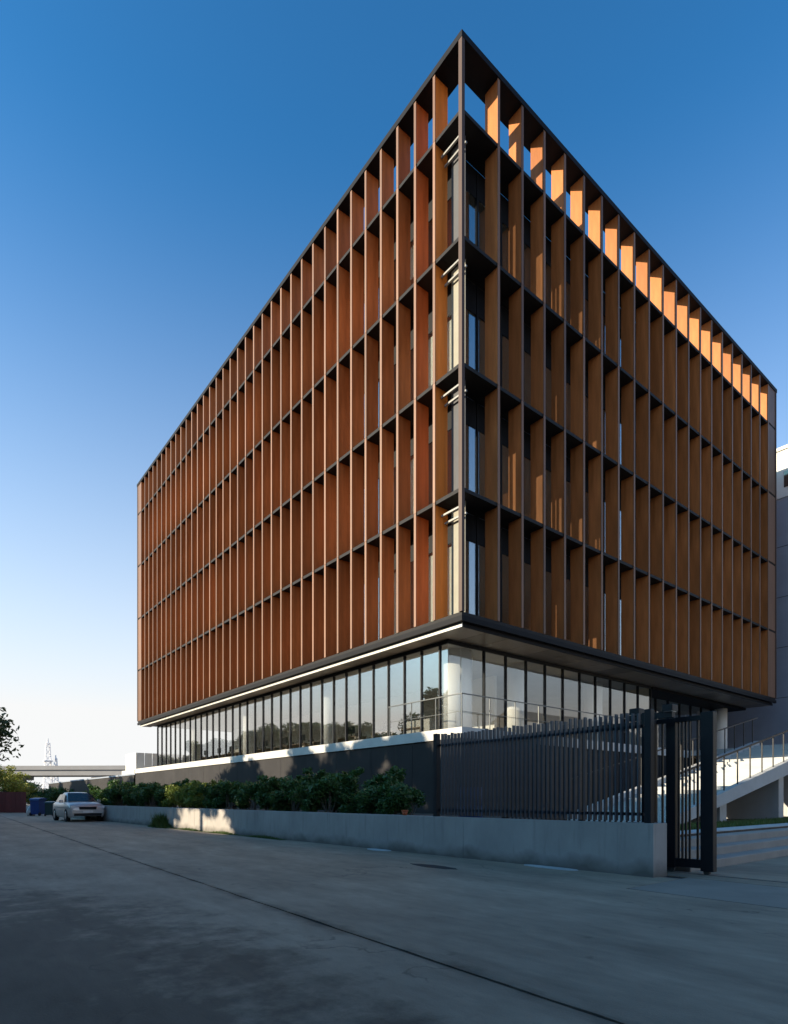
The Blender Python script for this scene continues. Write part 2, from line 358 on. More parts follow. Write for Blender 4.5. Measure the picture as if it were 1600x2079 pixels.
wr = MB().box(0, 0, 7.15, .10, FD, 25.25).mesh('end_fin', M['fin'])
obj('end_fin', wr, B, (XL+.02, .17, 0))
we = MB().box(0, 0, 7.15, FD, .10, 25.25).mesh('end_fin', M['fin'])
obj('end_fin', we, B, (.17, YL+.02, 0))
for i in range(5):
    za = LV[i]+.004; zb = (LV[i+1]-.125) if i < 4 else 25.248
    MB().box(25.22, .012, za, XL-.16, .05, zb).build('end_panel', M['trim'], B)
    MB().box(.012, 34.05, za, .05, YL-.16, zb).build('end_panel', M['trim'], B)
# ledges and top frame
for i, z in enumerate(LV):
    th = .12
    zz = z
    MB().box(.035, .99, zz-th, .99, YL-.06, zz).build('ledge', M['ledge'], B)
    MB().box(.035, .035, zz-th+.002, XL-.06, .985, zz+.002).build('ledge', M['ledge'], B)
MB().box(-.03, .80, 25.25, .80, YL+.03, TOP).build('top_frame', M['dark'], B)
MB().box(-.03, -.03, 25.252, XL+.03, .797, TOP+.002).build('top_frame', M['dark'], B)
MB().box(XL-.8, .80, 25.25, XL+.03, YL+.03, TOP-.002).build('top_frame', M['dark'], B)
MB().box(.803, YL-.8, 25.25, XL-.803, YL+.03, TOP-.003).build('top_frame', M['dark'], B)
# back sides, roof, floors, core
MB().box(XL-.4, .9, 7.2, XL-.2, YL-.4, 23.2).build('back_wall', M['fin'], B)
MB().box(.9, YL-.4, 7.2, XL-.42, YL-.2, 23.2).build('back_wall', M['fin'], B)
MB().box(1.06, 1.06, 22.9, XL-.45, YL-.45, 23.05).build('roof', M['roofing'], B)
for z in LV[:4]: MB().box(1.08, 1.08, z-.30, XL-.45, YL-.45, z-.02).build('floor_slab', M['ceiling'], B)
MB().box(8, 8, 3.52, 20, 27, 22.88).build('service_core', M['interior'], B)
# windows: one pane a bay, dark spandrel over them
bays_y = [.97]+fin_y[1:]+[YL-.2]; bays_x = [.97]+fin_x+[XL-.2]
for i in range(4):
    z0 = LV[i]+.02; zt = LV[i]+2.90; z1 = LV[i+1]-.125
    MB().box(.985, .97, zt, 1.03, YL-.45, z1).build('spandrel', M['dark'], B)
    MB().box(1.032, .985, zt, XL-.45, 1.03, z1).build('spandrel', M['dark'], B)
mlm = {}
for a, b in zip(bays_y[:-1], bays_y[1:]):
    w = b-a-.10
    if w < .2: continue
    me = MB().box(1.0, -w/2, 0, 1.012, w/2, 2.86).mesh('window_pane', M['glass'])
    for i in range(4): obj('window_pane', me, B, (0, (a+b)/2, LV[i]+.03), R(random.uniform(-.05,.05)))
for a, b in zip(bays_x[:-1], bays_x[1:]):
    w = b-a-.10
    if w < .2: continue
    me = MB().box(-w/2, 1.0, 0, w/2, 1.012, 2.86).mesh('window_pane', M['glass'])
    for i in range(4): obj('window_pane', me, B, ((a+b)/2, 0, LV[i]+.03))
for i in range(4):
    MB().box(.60, .44, LV[i]+.004, .625, 1.08, LV[i]+3.84).build('corner_screen', M['creamscreen'] if i in (0, 2) else M['greyscreen'], B)  # corner panel, carried to full height to keep sun off the first fin
ml = MB().box(.955, -.04, 7.2, 1.07, .04, 22.88).mesh('mullion', M['dark'])
mr_ = MB().box(-.04, .955, 7.2, .04, 1.07, 22.88).mesh('mullion', M['dark'])
for y in fin_y[1:]: obj('mullion', ml, B, (0, y, 0))
for x in fin_x: obj('mullion', mr_, B, (x, 0, 0))
MB().box(.955, .955, 7.2, 1.05, 1.05, 22.88).build('mullion', M['dark'], B)
# blinds behind some panes of the corner room, and the pale shelf rails under the ledges
for (i, bay, hh) in ((0,0,2.8),(2,0,2.8),(0,1,2.8),(2,1,2.8),(1,2,2.2),(3,2,1.2),(0,3,2.8)):
    a, b = bays_y[bay], bays_y[bay+1]
    MB().box(1.12, a+.06, LV[i]+2.86-hh, 1.135, b-.06, LV[i]+2.86).build('window_blind', M['blind'], B)
for i in range(4):
    for (x, dz) in ((.30,.42), (.46,.62)):
        MB().box(x-.03, .25, LV[i+1]-dz-.04, x+.03, 1.24, LV[i+1]-dz+.02).build('shelf_rail', M['shelf'], B)

# underside: fascia, bright strip, soffit panels
MB().box(.0, .0, 6.86, .10, YL, 7.03).build('fascia', M['dark'], B)
MB().box(.102, .0, 6.86, XL, .10, 7.028).build('fascia', M['dark'], B)
MB().box(.16, .16, 6.72, .20, YL-.1, 6.855).build('edge_strip', M['strip'], B)
MB().box(.202, .16, 6.72, XL-.1, .20, 6.853).build('edge_strip', M['dark'], B)  # same strip in dark metal, this side's shade put into the colour
MB().box(.2, .2, 6.84, XL-.1, YL-.1, 6.9).build('soffit_backing', M['black'], B)
for k in range(22):
    MB().box(.22+1.19*k, .215, 6.76, .22+1.19*k+1.17, 1.58, 6.83).build('soffit_panel', M['soffit'], B)
for k in range(35):
    y0 = 1.6+.95*k
    if y0+.93 < YL: MB().box(.215, y0, 6.76, .93, y0+.93, 6.83).build('soffit_panel', M['soffit'], B)

# ground floor glazing
GX, GY, GEND = 1.0, 1.65, 33.26
ys = [GY]+[2.06+.975*k for k in range(32)]+[GEND]
xs = [1.62-.62]+[1.62+1.2*k for k in range(12)]
FZ, CZ = 3.50, 6.60
for a, b in zip(ys[:-1], ys[1:]):
    w = (b-a)/2-.025; obj('glass_pane', MB().box(0, -w, FZ+.06, .012, w, CZ).mesh('glass_pane', M['shop']), B, (GX, (a+b)/2, 0), R(random.uniform(-.35, .35)))
for a, b in zip(xs[:-1], xs[1:]):
    w = (b-a)/2-.025; obj('glass_pane', MB().box(-w, 0, FZ+.06, w, .012, CZ).mesh('glass_pane', M['shop2']), B, ((a+b)/2, GY, 0), R(random.uniform(-.35, .35)))
gm = MB().box(-.05, -.025, FZ, .07, .025, CZ+.02).mesh('ground_mullion', M['black'])
for y in ys[1:]: obj('ground_mullion', gm, B, (GX, y, 0))
gm2 = MB().box(-.025, -.05, FZ, .025, .07, CZ+.02).mesh('ground_mullion', M['black'])
for x in xs[2:]: obj('ground_mullion', gm2, B, (x, GY, 0))
MB().box(GX-.03, GY-.03, CZ+.02, GX+.05, GEND, 6.757).build('head_rail', M['black'], B)
MB().box(GX+.052, GY-.03, CZ+.02, xs[-1], GY+.05, 6.755).build('head_rail', M['black'], B)
# recessed entrance at the right end
RX = xs[-1]
MB().box(RX, GY+.08, FZ, RX+.15, 2.9, 6.756).build('recess_wall', M['cream'], B)
rx = [RX+.2+1.35*k for k in range(8)]
for a, b in zip(rx[:-1], rx[1:]):
    MB().box(a+.03, 2.9, FZ+.05, b-.03, 2.912, CZ).build('glass_pane', M['shop2'], B)
gm3 = MB().box(-.03, -.05, FZ, .03, .07, CZ+.02).mesh('ground_mullion', M['black'])
for x in rx: obj('ground_mullion', gm3, B, (x, 2.9, 0))
MB().box(RX+.16, 2.87, CZ+.02, XL-.6, 2.95, 6.756).build('head_rail', M['black'], B)
MB().box(RX+.16, 1.62, 6.62, XL-.12, 2.86, 6.758).build('entrance_soffit', M['dark'], B)
MB().box(GX+.1, GY+.1, 6.70, XL-.3, GEND-.1, 6.82).build('ceiling', M['interior'], B)
MB().box(XL-.6, 5.1, FZ, XL-.4, GEND, 6.75).build('back_wall', M['interior'], B)
for (x, y, r) in ((2.3,2.55,.58),(2.3,11.3,.42),(2.3,20.1,.42),(2.3,28.9,.42),(5.75,2.55,.42),(11.8,2.9,.42),(24.6,2.4,.35)):
    MB().cyl((x,y,FZ), (x,y,6.74), r, n=28).build('column', M['column'], B, True)
# furniture-height partition walls seen through the glass
for (x0,y0,x1,y1,h) in ((4.6,14,5.0,18,1.0),(3.2,5.0,3.6,6.6,1.05),(6.5,3.4,9.4,3.8,1.1),(4.0,23,4.4,27,1.1)):
    MB().box(x0,y0,FZ+.01,x1,y1,FZ+h).build('counter', M['white'], B)
MB().box(6.6, 4.5, FZ+.005, 6.75, 32.5, 6.69).build('added_bright_wall', M['column'], B)  # white wall added inside to catch sun and make the glazing pale
dsk = MB().box(-.35, -.8, .70, .35, .8, .74).box(-.33, -.78, 0, .33, -.72, .70).box(-.33, .72, 0, .33, .78, .70).mesh('desk', M['soffit'])
scn = MB().box(-.02, -.28, .92, .02, .28, 1.26).box(-.08, -.1, .742, .08, .1, .76).box(-.015, -.03, .76, .015, .03, .93).mesh('screen', M['black'])
for k in range(11):
    for x in (3.4, 5.2):
        if random.random() < .8:
            y = 6.0+2.4*k+random.uniform(-.3, .3); d_ = obj('desk', dsk, B, (x, y, FZ+.005)); obj('screen', scn, d_)
# podium: white slab edge over dark plinth panels
MB().box(.0, .0, 3.16, XL+1, YL+.6, 3.50).build('podium_slab', M['white'], B)
MB().box(.16, .16, .2, XL+.8, YL+.4, 3.155).build('plinth_core', M['black'], B)
for k in range(15):
    MB().box(.06, .08+2.4*k, .0, .155, .08+2.4*k+2.385, 3.156).build('plinth_panel', M['slate'], B)
for k in range(40):
    MB().box(.08+.66*k, .06, .0, .08+.66*k+.62, .157 if k % 2 else .12, 3.156).build('plinth_panel', M['slate'], B)

# the dark boundary wall running on past the building
bwall = thing('boundary_wall', 'long dark wall running on past the far end of the rust coloured block', 'wall', (0, 35.5, 0))
for k in range(16):
    MB().box(.06, .2+2.4*k, 0, .30, .2+2.4*k+2.385, 3.05).build('wall_panel', M['slate'], bwall)
MB().box(.0, .15, 3.05, .36, 38.7, 3.17).build('coping', M['neighbour'], bwall)
scr = thing('plant_screen', 'small pale slatted enclosure on the podium beyond the far end of the block', 'screen', (3.0, 37.0, 3.5))
MB().box(-2.9, -.9, -.34, 3, 2.8, -.01).build('base', M['white'], scr)
for k in range(9): MB().box(-2.6+.6*k, -.5, 0, -2.6+.6*k+.56, -.44, 1.35).build('panel', M['palewall'], scr)
for k in range(6): MB().box(-2.68, -.5+.5*k, 0, -2.62, -.5+.5*k+.46, 1.35).build('panel', M['palewall'], scr)

# guard rail on the podium edge
gr = thing('guard_rail', 'thin metal guard rail along the podium edge round the glazed corner', 'railing', (0, 0, 3.5))
gp = MB().box(-.014, -.014, 0, .014, .014, 1.08).mesh('post', M['rail'])
for y in (.18, 1.4, 2.65, 3.9): obj('post', gp, gr, (.18, y, 0))
for x in (1.5, 2.8, 4.1, 5.4, 6.7, 8.0, 9.3, 10.6, 11.9, 13.2): obj('post', gp, gr, (x, .18, 0))
MB().box(.155, .155, 1.08, .205, 3.95, 1.11).build('top_rail', M['rail'], gr)
MB().box(.207, .155, 1.08, 13.25, .205, 1.11).build('top_rail', M['rail'], gr)
MB().box(.173, .2, .52, .187, 3.9, .534).box(.2, .173, .521, 13.2, .187, .535).build('middle_rail', M['rail'], gr)

# ------------------------------------------------------------------ low wall and fence
W = thing('low_wall', 'long low pale cement wall between the road and the planting bed', 'wall', (0, 0, 0))
cuts = [-8.58, -7.98, -4.55, -1.0, 4.0, 9.0, 14.0, 19.0, 24.0, 29.0]
for i, (a, b) in enumerate(zip(cuts[:-1], cuts[1:])):
    t = .42 if i == 0 else .30; d = .012 if i == 0 else 0; h = .845 if i == 0 else .84
    bb = b-.008
    MB().prism([(wall_x(a)-d, a), (wall_x(a)+t, a), (wall_x(bb)+t, bb), (wall_x(bb)-d, bb)], 'z', -.05, h).build('wall_section', M['wall'], W)
tag(MB().prism([(wall_x(-7.9)+.32,-7.45),(-3.31,-7.45),(-3.31,-3.9),(.0,-3.9),(.0,36),(wall_x(29)+.32,29)], 'z', .3, .72).build('planting_bed', M['soil']), kind='structure')
F = thing('bar_fence', 'black steel fence of upright bars standing on the low wall beside the gate', 'fence', (0, 0, .84))
bar = MB().box(-.035, -.013, .03, .035, .013, 1.80).mesh('bar', M['slat'])
y = -8.25; k = 0
while y < -3.7:
    o = obj('bar', bar, F, (wall_x(y)+.16, y, 0)); o.scale.z = 1+random.uniform(-.012, .012)
    y += .097; k += 1
def along(y0, y1, dx0, dx1, z0, z1):
    return MB().prism([(wall_x(y0)+dx0, y0), (wall_x(y0)+dx1, y0), (wall_x(y1)+dx1, y1), (wall_x(y1)+dx0, y1)], 'z', z0, z1)
along(-8.3, -3.65, .207, .25, .12, .17).build('rail', M['black'], F)
along(-8.3, -3.65, .207, .25, 1.55, 1.60).build('rail', M['black'], F)
for y in (-8.42, -3.6):
    MB().bbox(wall_x(y)+.11, y-.055, 0, wall_x(y)+.23, y+.055, 1.83, .006).build('post', M['black'], F)

# sliding gate parked behind the fence
G = thing('sliding_gate', 'tall black steel gate leaf slid open behind the end of the low wall', 'gate', (-3.45, -9.08, 0))
MB().bbox(-.07, 0, .06, .07, .20, 2.64, .006).build('stile', M['black'], G)
MB().bbox(-.05, .62, .08, .05, .78, 2.60, .006).build('stile', M['black'], G)
MB().bbox(-.05, 2.4, .08, .05, 2.5, 2.60, .006).build('stile', M['black'], G)
MB().bbox(-.05, 4.3, .08, .05, 4.42, 2.60, .006).build('stile', M['black'], G)
MB().box(-.045, .2, .10, .045, 4.3, .24).build('bottom_rail', M['black'], G)
MB().box(-.045, .2, 2.52, .045, 4.3, 2.60).build('top_rail', M['black'], G)
gb = MB().box(-.02, -.012, .24, .02, .012, 2.52).mesh('bar', M['black'])
for y in [.27, .40, .46, .52, .58]+[.86+.11*k for k in range(32)]:
    if abs(y-2.45) > .08: obj('bar', gb, G, (0, y, 0))
wh = MB().cyl((-.03,0,.05), (.03,0,.05), .05, n=12).mesh('wheel', M['rail'])
for y in (.12, .70, 4.3): obj('wheel', wh, G, (0, y, 0))
MB().box(-.02, -2.5, -.01, .02, 4.4, .006).build('track', M['rail'], G)
# gate guide post with two lamp heads
P = thing('gate_post', 'thick black gate guide post with two box lamp heads behind the wall end', 'post', (-3.72, -8.12, 0))
MB().bbox(-.09, -.09, 0, .09, .09, 2.70, .008).build('shaft', M['black'], P)
MB().box(-.05, -.42, 2.58, .05, .35, 2.68).build('arm', M['black'], P)
for y in (-.36, .22):
    h = MB().bbox(-.10, y-.09, 2.685, .10, y+.09, 2.79, .01).build('lamp_head', M['black'], P)
    MB().box(-.08, y-.07, 2.672, .08, y+.07, 2.683).build('lens', M['lamp'], h)

# ------------------------------------------------------------------ stair at the right
S = thing('outdoor_stair', 'broad white concrete stair with black railing rising to the right behind the gate', 'stair', (1.5, -6.0, .5))
n_st = 24; rise, going = .125, .58
for k in range(n_st):
    MB().box(going*k, .2, rise*(k+1)-.17, going*(k+1)+.03, 3.0, rise*(k+1)).build('step', M['stair'], S)
sl = rise/going; LEN = going*n_st
for yy in (0, 3.0):
    MB().prism([(0,-.02),(LEN,LEN*sl-.30),(LEN,LEN*sl+.26),(0,.28)], 'y', yy, yy+.2).build('stringer', M['stair'], S)
sp = MB().box(-.016, -.016, 0, .016, .016, 1.0).mesh('rail_post', M['black'])
for yy in (.1, 3.1):
    x = .4
    while x < LEN: obj('rail_post', sp, S, (x, yy, .25+x*sl)); x += .93
    MB().prism([(0,1.25),(LEN,1.25+LEN*sl),(LEN,1.29+LEN*sl),(0,1.29)], 'y', yy-.03, yy+.03).build('handrail', M['black'], S)
for (x, ) in ((3.4,), (8.0,), (12.6,)):
    MB().box(x, .3, -.05, x+.45, 2.9, x*sl-.12).build('pier', M['stair'], S)
MB().box(LEN, 0, LEN*sl-.25, LEN+4, 6.0, LEN*sl).build('landing', M['stair'], S)
MB().box(LEN+.2, .4, -.02, LEN+.5, 5.8, LEN*sl-.252).build('pier', M['stair'], S)

# neighbour building at the right edge
N = thing('neighbour_building', 'blue grey building with a white top storey behind the right end of the rust block', 'building', (29.5, -3.0, 0))
MB().box(0, 0, 0, 22, 24, 20.3).build('wall', M['neighbour'], N)
MB().box(-.05, -.05, 20.3, 22.05, 24.05, 23.3).build('top_storey', M['palewall'], N)
MB().box(-.15, -.15, 23.3, 22.15, 24.15, 23.5).build('roof', M['palewall'], N)
for k in range(10):
    MB().box(-.08, .5+2.3*k, 20.9, -.04, .5+2.3*k+.8, 21.9).build('window', M['carglass'], N)
for f_ in range(6): MB().box(-.012, 0, 1.2+3.2*f_, .0, 24, 1.23+3.2*f_).build('joint', M['black'], N)

# ------------------------------------------------------------------ plants
def leaf_cloud(name, m, clumps, n, size, flat=.6):
    """n leaf-sized quads spread through overlapping clumps (x,y,z,r)"""
    C = np.array(clumps); wts = C[:,3]**2; wts /= wts.sum()
    ci = rng.choice(len(C), n, p=wts)
    d = rng.normal(size=(n,3)); d /= np.linalg.norm(d, axis=1)[:,None]
    r = C[ci,3]*rng.random(n)**.45
    P = C[ci,:3]+d*r[:,None]*np.array([1,1,.8])
    u = rng.normal(size=(n,3)); u[:,2] *= flat; u /= np.linalg.norm(u, axis=1)[:,None]
    w = np.cross(u, d+rng.normal(size=(n,3))*.6); w /= np.linalg.norm(w, axis=1)[:,None]+1e-9
    s = size*rng.uniform(.6, 1.3, n)
    a = u*s[:,None]; b = w*(s*.42)[:,None]
    V = np.stack([P-a, P-b*.9-a*.1, P+a, P+b*.9-a*.1], 1).reshape(-1,3)
    me = bpy.data.meshes.new(name); me.from_pydata(V.tolist(), [], np.arange(4*n).reshape(-1,4).tolist())
    me.materials.append(m); return me
def shrub_meshes(seed, h, w, n, m, size=.085):
    random.seed(seed); cl = []
    st = MB()
    for i in range(9):
        a = random.uniform(0, 6.28); rr = w*.5*random.random(); zz = h*random.uniform(.25, .9)
        cl.append((math.cos(a)*rr, math.sin(a)*rr, zz, w*random.uniform(.2, .34)))
        st.cyl((random.uniform(-.06,.06), random.uniform(-.06,.06), -.05), (math.cos(a)*rr, math.sin(a)*rr, zz), .016, .006, 5)
    for i in range(4):
        a = random.uniform(0, 6.28); cl.append((math.cos(a)*w*.3, math.sin(a)*w*.3, h*.9+random.uniform(-.15,.12), .16))
    return leaf_cloud('foliage', m, cl, n, size), st.mesh('stem', M['bark'])
sv = [shrub_meshes(20+i, 1.05+.10*i, 1.2, 2100, M['leaf'], .085) for i in range(4)]
sb = [shrub_meshes(40+i, 1.25, 1.15, 1900, M['leaf_sunlit'], .085) for i in range(2)]
random.seed(5)
LAB = 'dark green leafy shrub in the shaded row behind the low cement wall'
def shrub(fm, sm, x, y, z, s, label, group=None):
    t = thing('shrub', label, 'shrub', (x, y, z), random.uniform(0, 6), group); t.scale = (s, s, s*random.uniform(.9, 1.15))
    obj('foliage', fm, t); obj('stem', sm, t)
y = -1.3; first = True
while y < 28.5:
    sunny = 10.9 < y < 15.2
    for row in range(2):
        x = wall_x(y)+.85+1.05*row+random.uniform(-.15, .15)
        s = random.uniform(.72, 1.02)*(1.0 if row == 0 else 1.1)
        where = ('front', 'back')[row]
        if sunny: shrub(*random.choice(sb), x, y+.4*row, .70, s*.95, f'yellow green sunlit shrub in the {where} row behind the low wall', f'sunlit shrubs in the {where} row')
        elif first: shrub(*random.choice(sv), x, y+.4*row, .70, s*.82, f'dark shrub at the fence end of the planting, {where} row, next to the blue barrel')
        elif y > 19.5: shrub(*random.choice(sv), x, y+.4*row, .70, s*.95, f'green shrub at the far end of the planting behind the silver car, {where} row', f'end shrubs in the {where} row')
        elif y < 11: shrub(*random.choice(sv), x, y+.4*row, .70, s*(.85 if y < 1.5 else .95), f'dark leafy shrub between the sunlit shrubs and the bar fence, {where} row', f'near shaded shrubs in the {where} row')
        else: shrub(*random.choice(sv), x, y+.4*row, .70, s*.95, f'dark leafy shrub between the silver car and the sunlit shrubs, {where} row', f'far shaded shrubs in the {where} row')
    first = False
    y += random.uniform(.85, 1.1)

def tree_meshes(seed, h, cw, n, m, size, bare=.3):
    random.seed(seed); tb = MB(); cl = []
    top = Vector((random.uniform(-.3,.3), random.uniform(-.3,.3), h*.62))
    pts = [Vector((0,0,-.1)), Vector((random.uniform(-.15,.15), random.uniform(-.15,.15), h*.25)), top]
    r0 = h*.022+.05
    tb.cyl(pts[0], pts[1], r0, r0*.78, 9).cyl(pts[1], pts[2], r0*.78, r0*.4, 9)
    for i in range(15):
        f = random.uniform(bare, 1); b = pts[1].lerp(pts[2], f) if f > .2 else pts[1]
        a = 2.4*i+random.uniform(-.4,.4); L = cw*.5*random.uniform(.5, 1)*(1.1-.4*f)
        e = b+Vector((math.cos(a)*L, math.sin(a)*L, h*random.uniform(.02, .30)))
        mid = b.lerp(e, .5)+Vector((0,0,.15))
        tb.cyl(b, mid, r0*.36, r0*.24, 6).cyl(mid, e, r0*.24, r0*.08, 6)
        cl.append((*e, cw*random.uniform(.13, .22))); cl.append((*mid, cw*random.uniform(.11, .17)))
    for i in range(5):
        cl.append((top.x+random.uniform(-1,1)*cw*.18, top.y+random.uniform(-1,1)*cw*.18, h*random.uniform(.78,.93), cw*random.uniform(.10,.17)))
    return leaf_cloud('crown', m, cl, n, size), tb.mesh('trunk', M['bark'], True)
def tree(ms, x, y, s, name, label, group=None, z=0, rz=None):
    t = thing(name, label, 'tree', (x, y, z), random.uniform(0, 6) if rz is None else rz, group); t.scale = (s, s, s)
    obj('crown', ms[0], t); obj('trunk', ms[1], t); return t

# trees and low houses across the road, outside the frame to the left: they shade the street and mirror in the glass
tv = [tree_meshes(60+i, 10.4, 7.0, 8500, M['leaft'], .27, .1) for i in range(3)]
hv = [tree_meshes(80+i, 13.0, 5.2, 7000, M['leaft'], .27, 1.0) for i in range(2)]
random.seed(9)
def in_gap(x, y, m=1.9): return abs(y-(8.5+(-x-4.9)*math.tan(SUN_AZ))) < m
SLOPE = math.tan(SUN_EL)/math.cos(SUN_AZ)
def canopy(y):                     # height of the tree tops along the row
    if 20 < y < 24.5: return 8.9
    for y0, h in ((-12, 10.5), (11, 12.0), (15, 11.7), (27, 12.1), (38, 8.4), (50, 10.8), (53, 12.2), (62, 5.5), (72, 12.4), (85, 11.0), (200, 10.0)):
        if y < y0: return h
yy = -46
while yy < 120:
    for x0 in (-22.5, -28.5):
        x = x0+random.uniform(-.8, .8); y = yy+random.uniform(-.6, .6)+(1.8 if x0 < -25 else 0)
        if in_gap(x, y, 4.7):      # here the trees are high-crowned, so low sun slips under them onto the wall
            if x0 > -25: tree(random.choice(hv), x, y, random.uniform(.87, .92), 'high_crowned_tree', 'high crowned tree with a bare trunk in the gap of the row across the road', 'high crowned trees across the road')
            continue
        h = canopy(y)*(1 if x0 > -25 or y < 27 else .9)+(2.0 if x0 < -25 and y < 27 and not 20 < y < 27 else 0)
        tree(random.choice(tv), x, y, h/10.9*random.uniform(.93, 1.03), 'street_tree', 'tall leafy tree in the dense row across the road from the block', 'trees across the road')
    yy += 3.3
hs = thing('row_house', 'long low cream house with a grey roof among the trees across the road', 'house', (-27.5, 12, 0))
MB().box(-5, -55, 0, 1.5, 60, 6.6).build('wall', M['cream'], hs)
MB().box(-5.5, -55.5, 6.6, 2.0, 60.5, 6.98).build('roof', M['roofing'], hs)
for k in range(34):
    w_ = MB().box(1.45, -53+3.3*k, 1.1, 1.54, -53+3.3*k+1.5, 2.6).build('window', M['white'], hs)
    MB().box(1.5, -52.9+3.3*k, 1.2, 1.56, -53+3.3*k+1.4, 2.5).build('pane', M['carglass'], w_)
# sunlit house to the right of the frame, mirrored in the ground floor glass
h2 = thing('side_house', 'cream house with a grey pitched roof standing out to the right of the block', 'house', (39, -20, 0))
MB().box(-8, -6, 0, 8, 6, 6.2).build('wall', M['cream'], h2)
MB().prism([(-6.8,6.2),(6.8,6.2),(0,9.6)], 'x', -8.8, 8.8).build('roof', M['roofing'], h2)
for k in range(5):
    w_ = MB().box(-8.08, -5+2.1*k, 1.2, -7.95, -5+2.1*k+1.2, 2.8).build('window', M['white'], h2)
    MB().box(-8.1, -4.9+2.1*k, 1.3, -8.02, -5+2.1*k+1.1, 2.7).build('pane', M['carglass'], w_)
for (x, y, s) in ((24,-23,.66),(27,-31,.75),(36,-36,.8),(19,-36,.72),(52,-30,.9)):
    tree(random.choice(tv), x, y, s, 'garden_tree', 'leafy tree near the cream house out to the right of the block', 'trees by the cream house')

# ------------------------------------------------------------------ far left: trees, hoarding, bins, flyover
def at(px, Z, z=0):
    X = (px-800)/1211*Z
    return (EYE.x+X*.7786+Z*.6277, EYE.y-X*.6275+Z*.7787, z)
def zat(py, Z): return EYE.z+(1620-py)/1211*Z
p = at(-50, 30)
big = tree_meshes(91, 6.6, 5.2, 2600, M['leaft'], .17, .45)
tree(big, p[0], p[1], .95, 'roadside_tree', 'dark leafy tree leaning into the left edge of the photo', rz=.4)
gt = [tree_meshes(95+i, 5.4, 4.4, 3000, M['leafy'], .16, .0) for i in range(2)]
for i, (px, Z, s) in enumerate(((8,52,.78),(38,56,.72))):
    q = at(px, Z); tree(gt[i], q[0], q[1], s, 'small_tree', ('yellow green bushy tree at the left edge above the red hoarding', 'smaller yellow green tree beside the hoarding end, before the flyover')[i])
dk = [tree_meshes(98+i, 3.4, 3.6, 2600, M['leaf'], .16, .0) for i in range(2)]
for px, Z, s in ((66,60,.8),(88,62,.62),(112,58,.66),(132,64,.7),(20,66,.9),(150,46,.45),(48,63,.9)):
    q = at(px, Z); tree(random.choice(dk), q[0], q[1], s, 'bushy_tree', 'dark bushy tree in the clump where the road ends, behind the car', 'dark bushes at the road end')
random.seed(3)
for k in range(26):
    px = 300-18*k; q = at(px, 150+random.uniform(-10, 10))
    tree(random.choice(dk), q[0], q[1], random.uniform(.6, 1.15), 'far_tree', 'far hazy tree on the skyline under the flyover', 'far trees under the flyover')
hd = thing('hoarding', 'low red brown sheet hoarding at the left end of the road', 'fence', at(24, 50))
hd.rotation_euler = (0, 0, -math.atan2(.6277, .7787))
for k in range(9):
    MB().box(-2.6+.42*k, 0, .02, -2.6+.42*k+.40, .05, 1.75).build('panel', M['red'], hd)
for k in range(4): MB().box(-2.6+1.2*k, .06, 0, -2.52+1.2*k, .14, 1.7).build('post', M['rail'], hd)
def wheelie(px, Z, m, lab, s, rz):
    t = thing('rubbish_bin', lab, 'bin', at(px, Z), rz); t.scale = (s, s, s)
    MB().prism([(-.27,.08),(.27,.08),(.33,.95),(-.33,.95)], 'x', -.27, .27).build('body', m, t)
    MB().prism([(-.36,.955),(.35,.955),(.30,1.03),(-.2,1.07),(-.36,1.02)], 'x', -.31, .31).build('lid', m, t)
    for x in (-.27, .27): MB().cyl((x-.03,.25,.1), (x+.03,.25,.1), .1, n=12).build('wheel', M['tyre'], t)
    MB().cyl((-.25,.40,.92), (.25,.40,.92), .018, n=6).build('handle', m, t)
wheelie(77, 42, M['blue'], 'bright blue wheeled bin standing at the road end left of the silver car', 1.18, 2.4)
wheelie(103, 41, M['darkgreen'], 'dark green wheeled bin between the blue bin and the silver car', .95, 2.6)
pp = at(62, 42)
sk = thing('white_sack', 'small white sack leaning by the blue bin at the road end', 'sack', pp)
MB().prism([(-.22,0),(.24,0),(.26,.3),(.14,.62),(.03,.72),(-.1,.62),(-.24,.32)], 'y', -.16, .16).build('bag', M['palewall'], sk, True)
MB().cyl((.02,0,.70), (.02,0,.80), .03, .06, 8).build('neck', M['palewall'], sk)

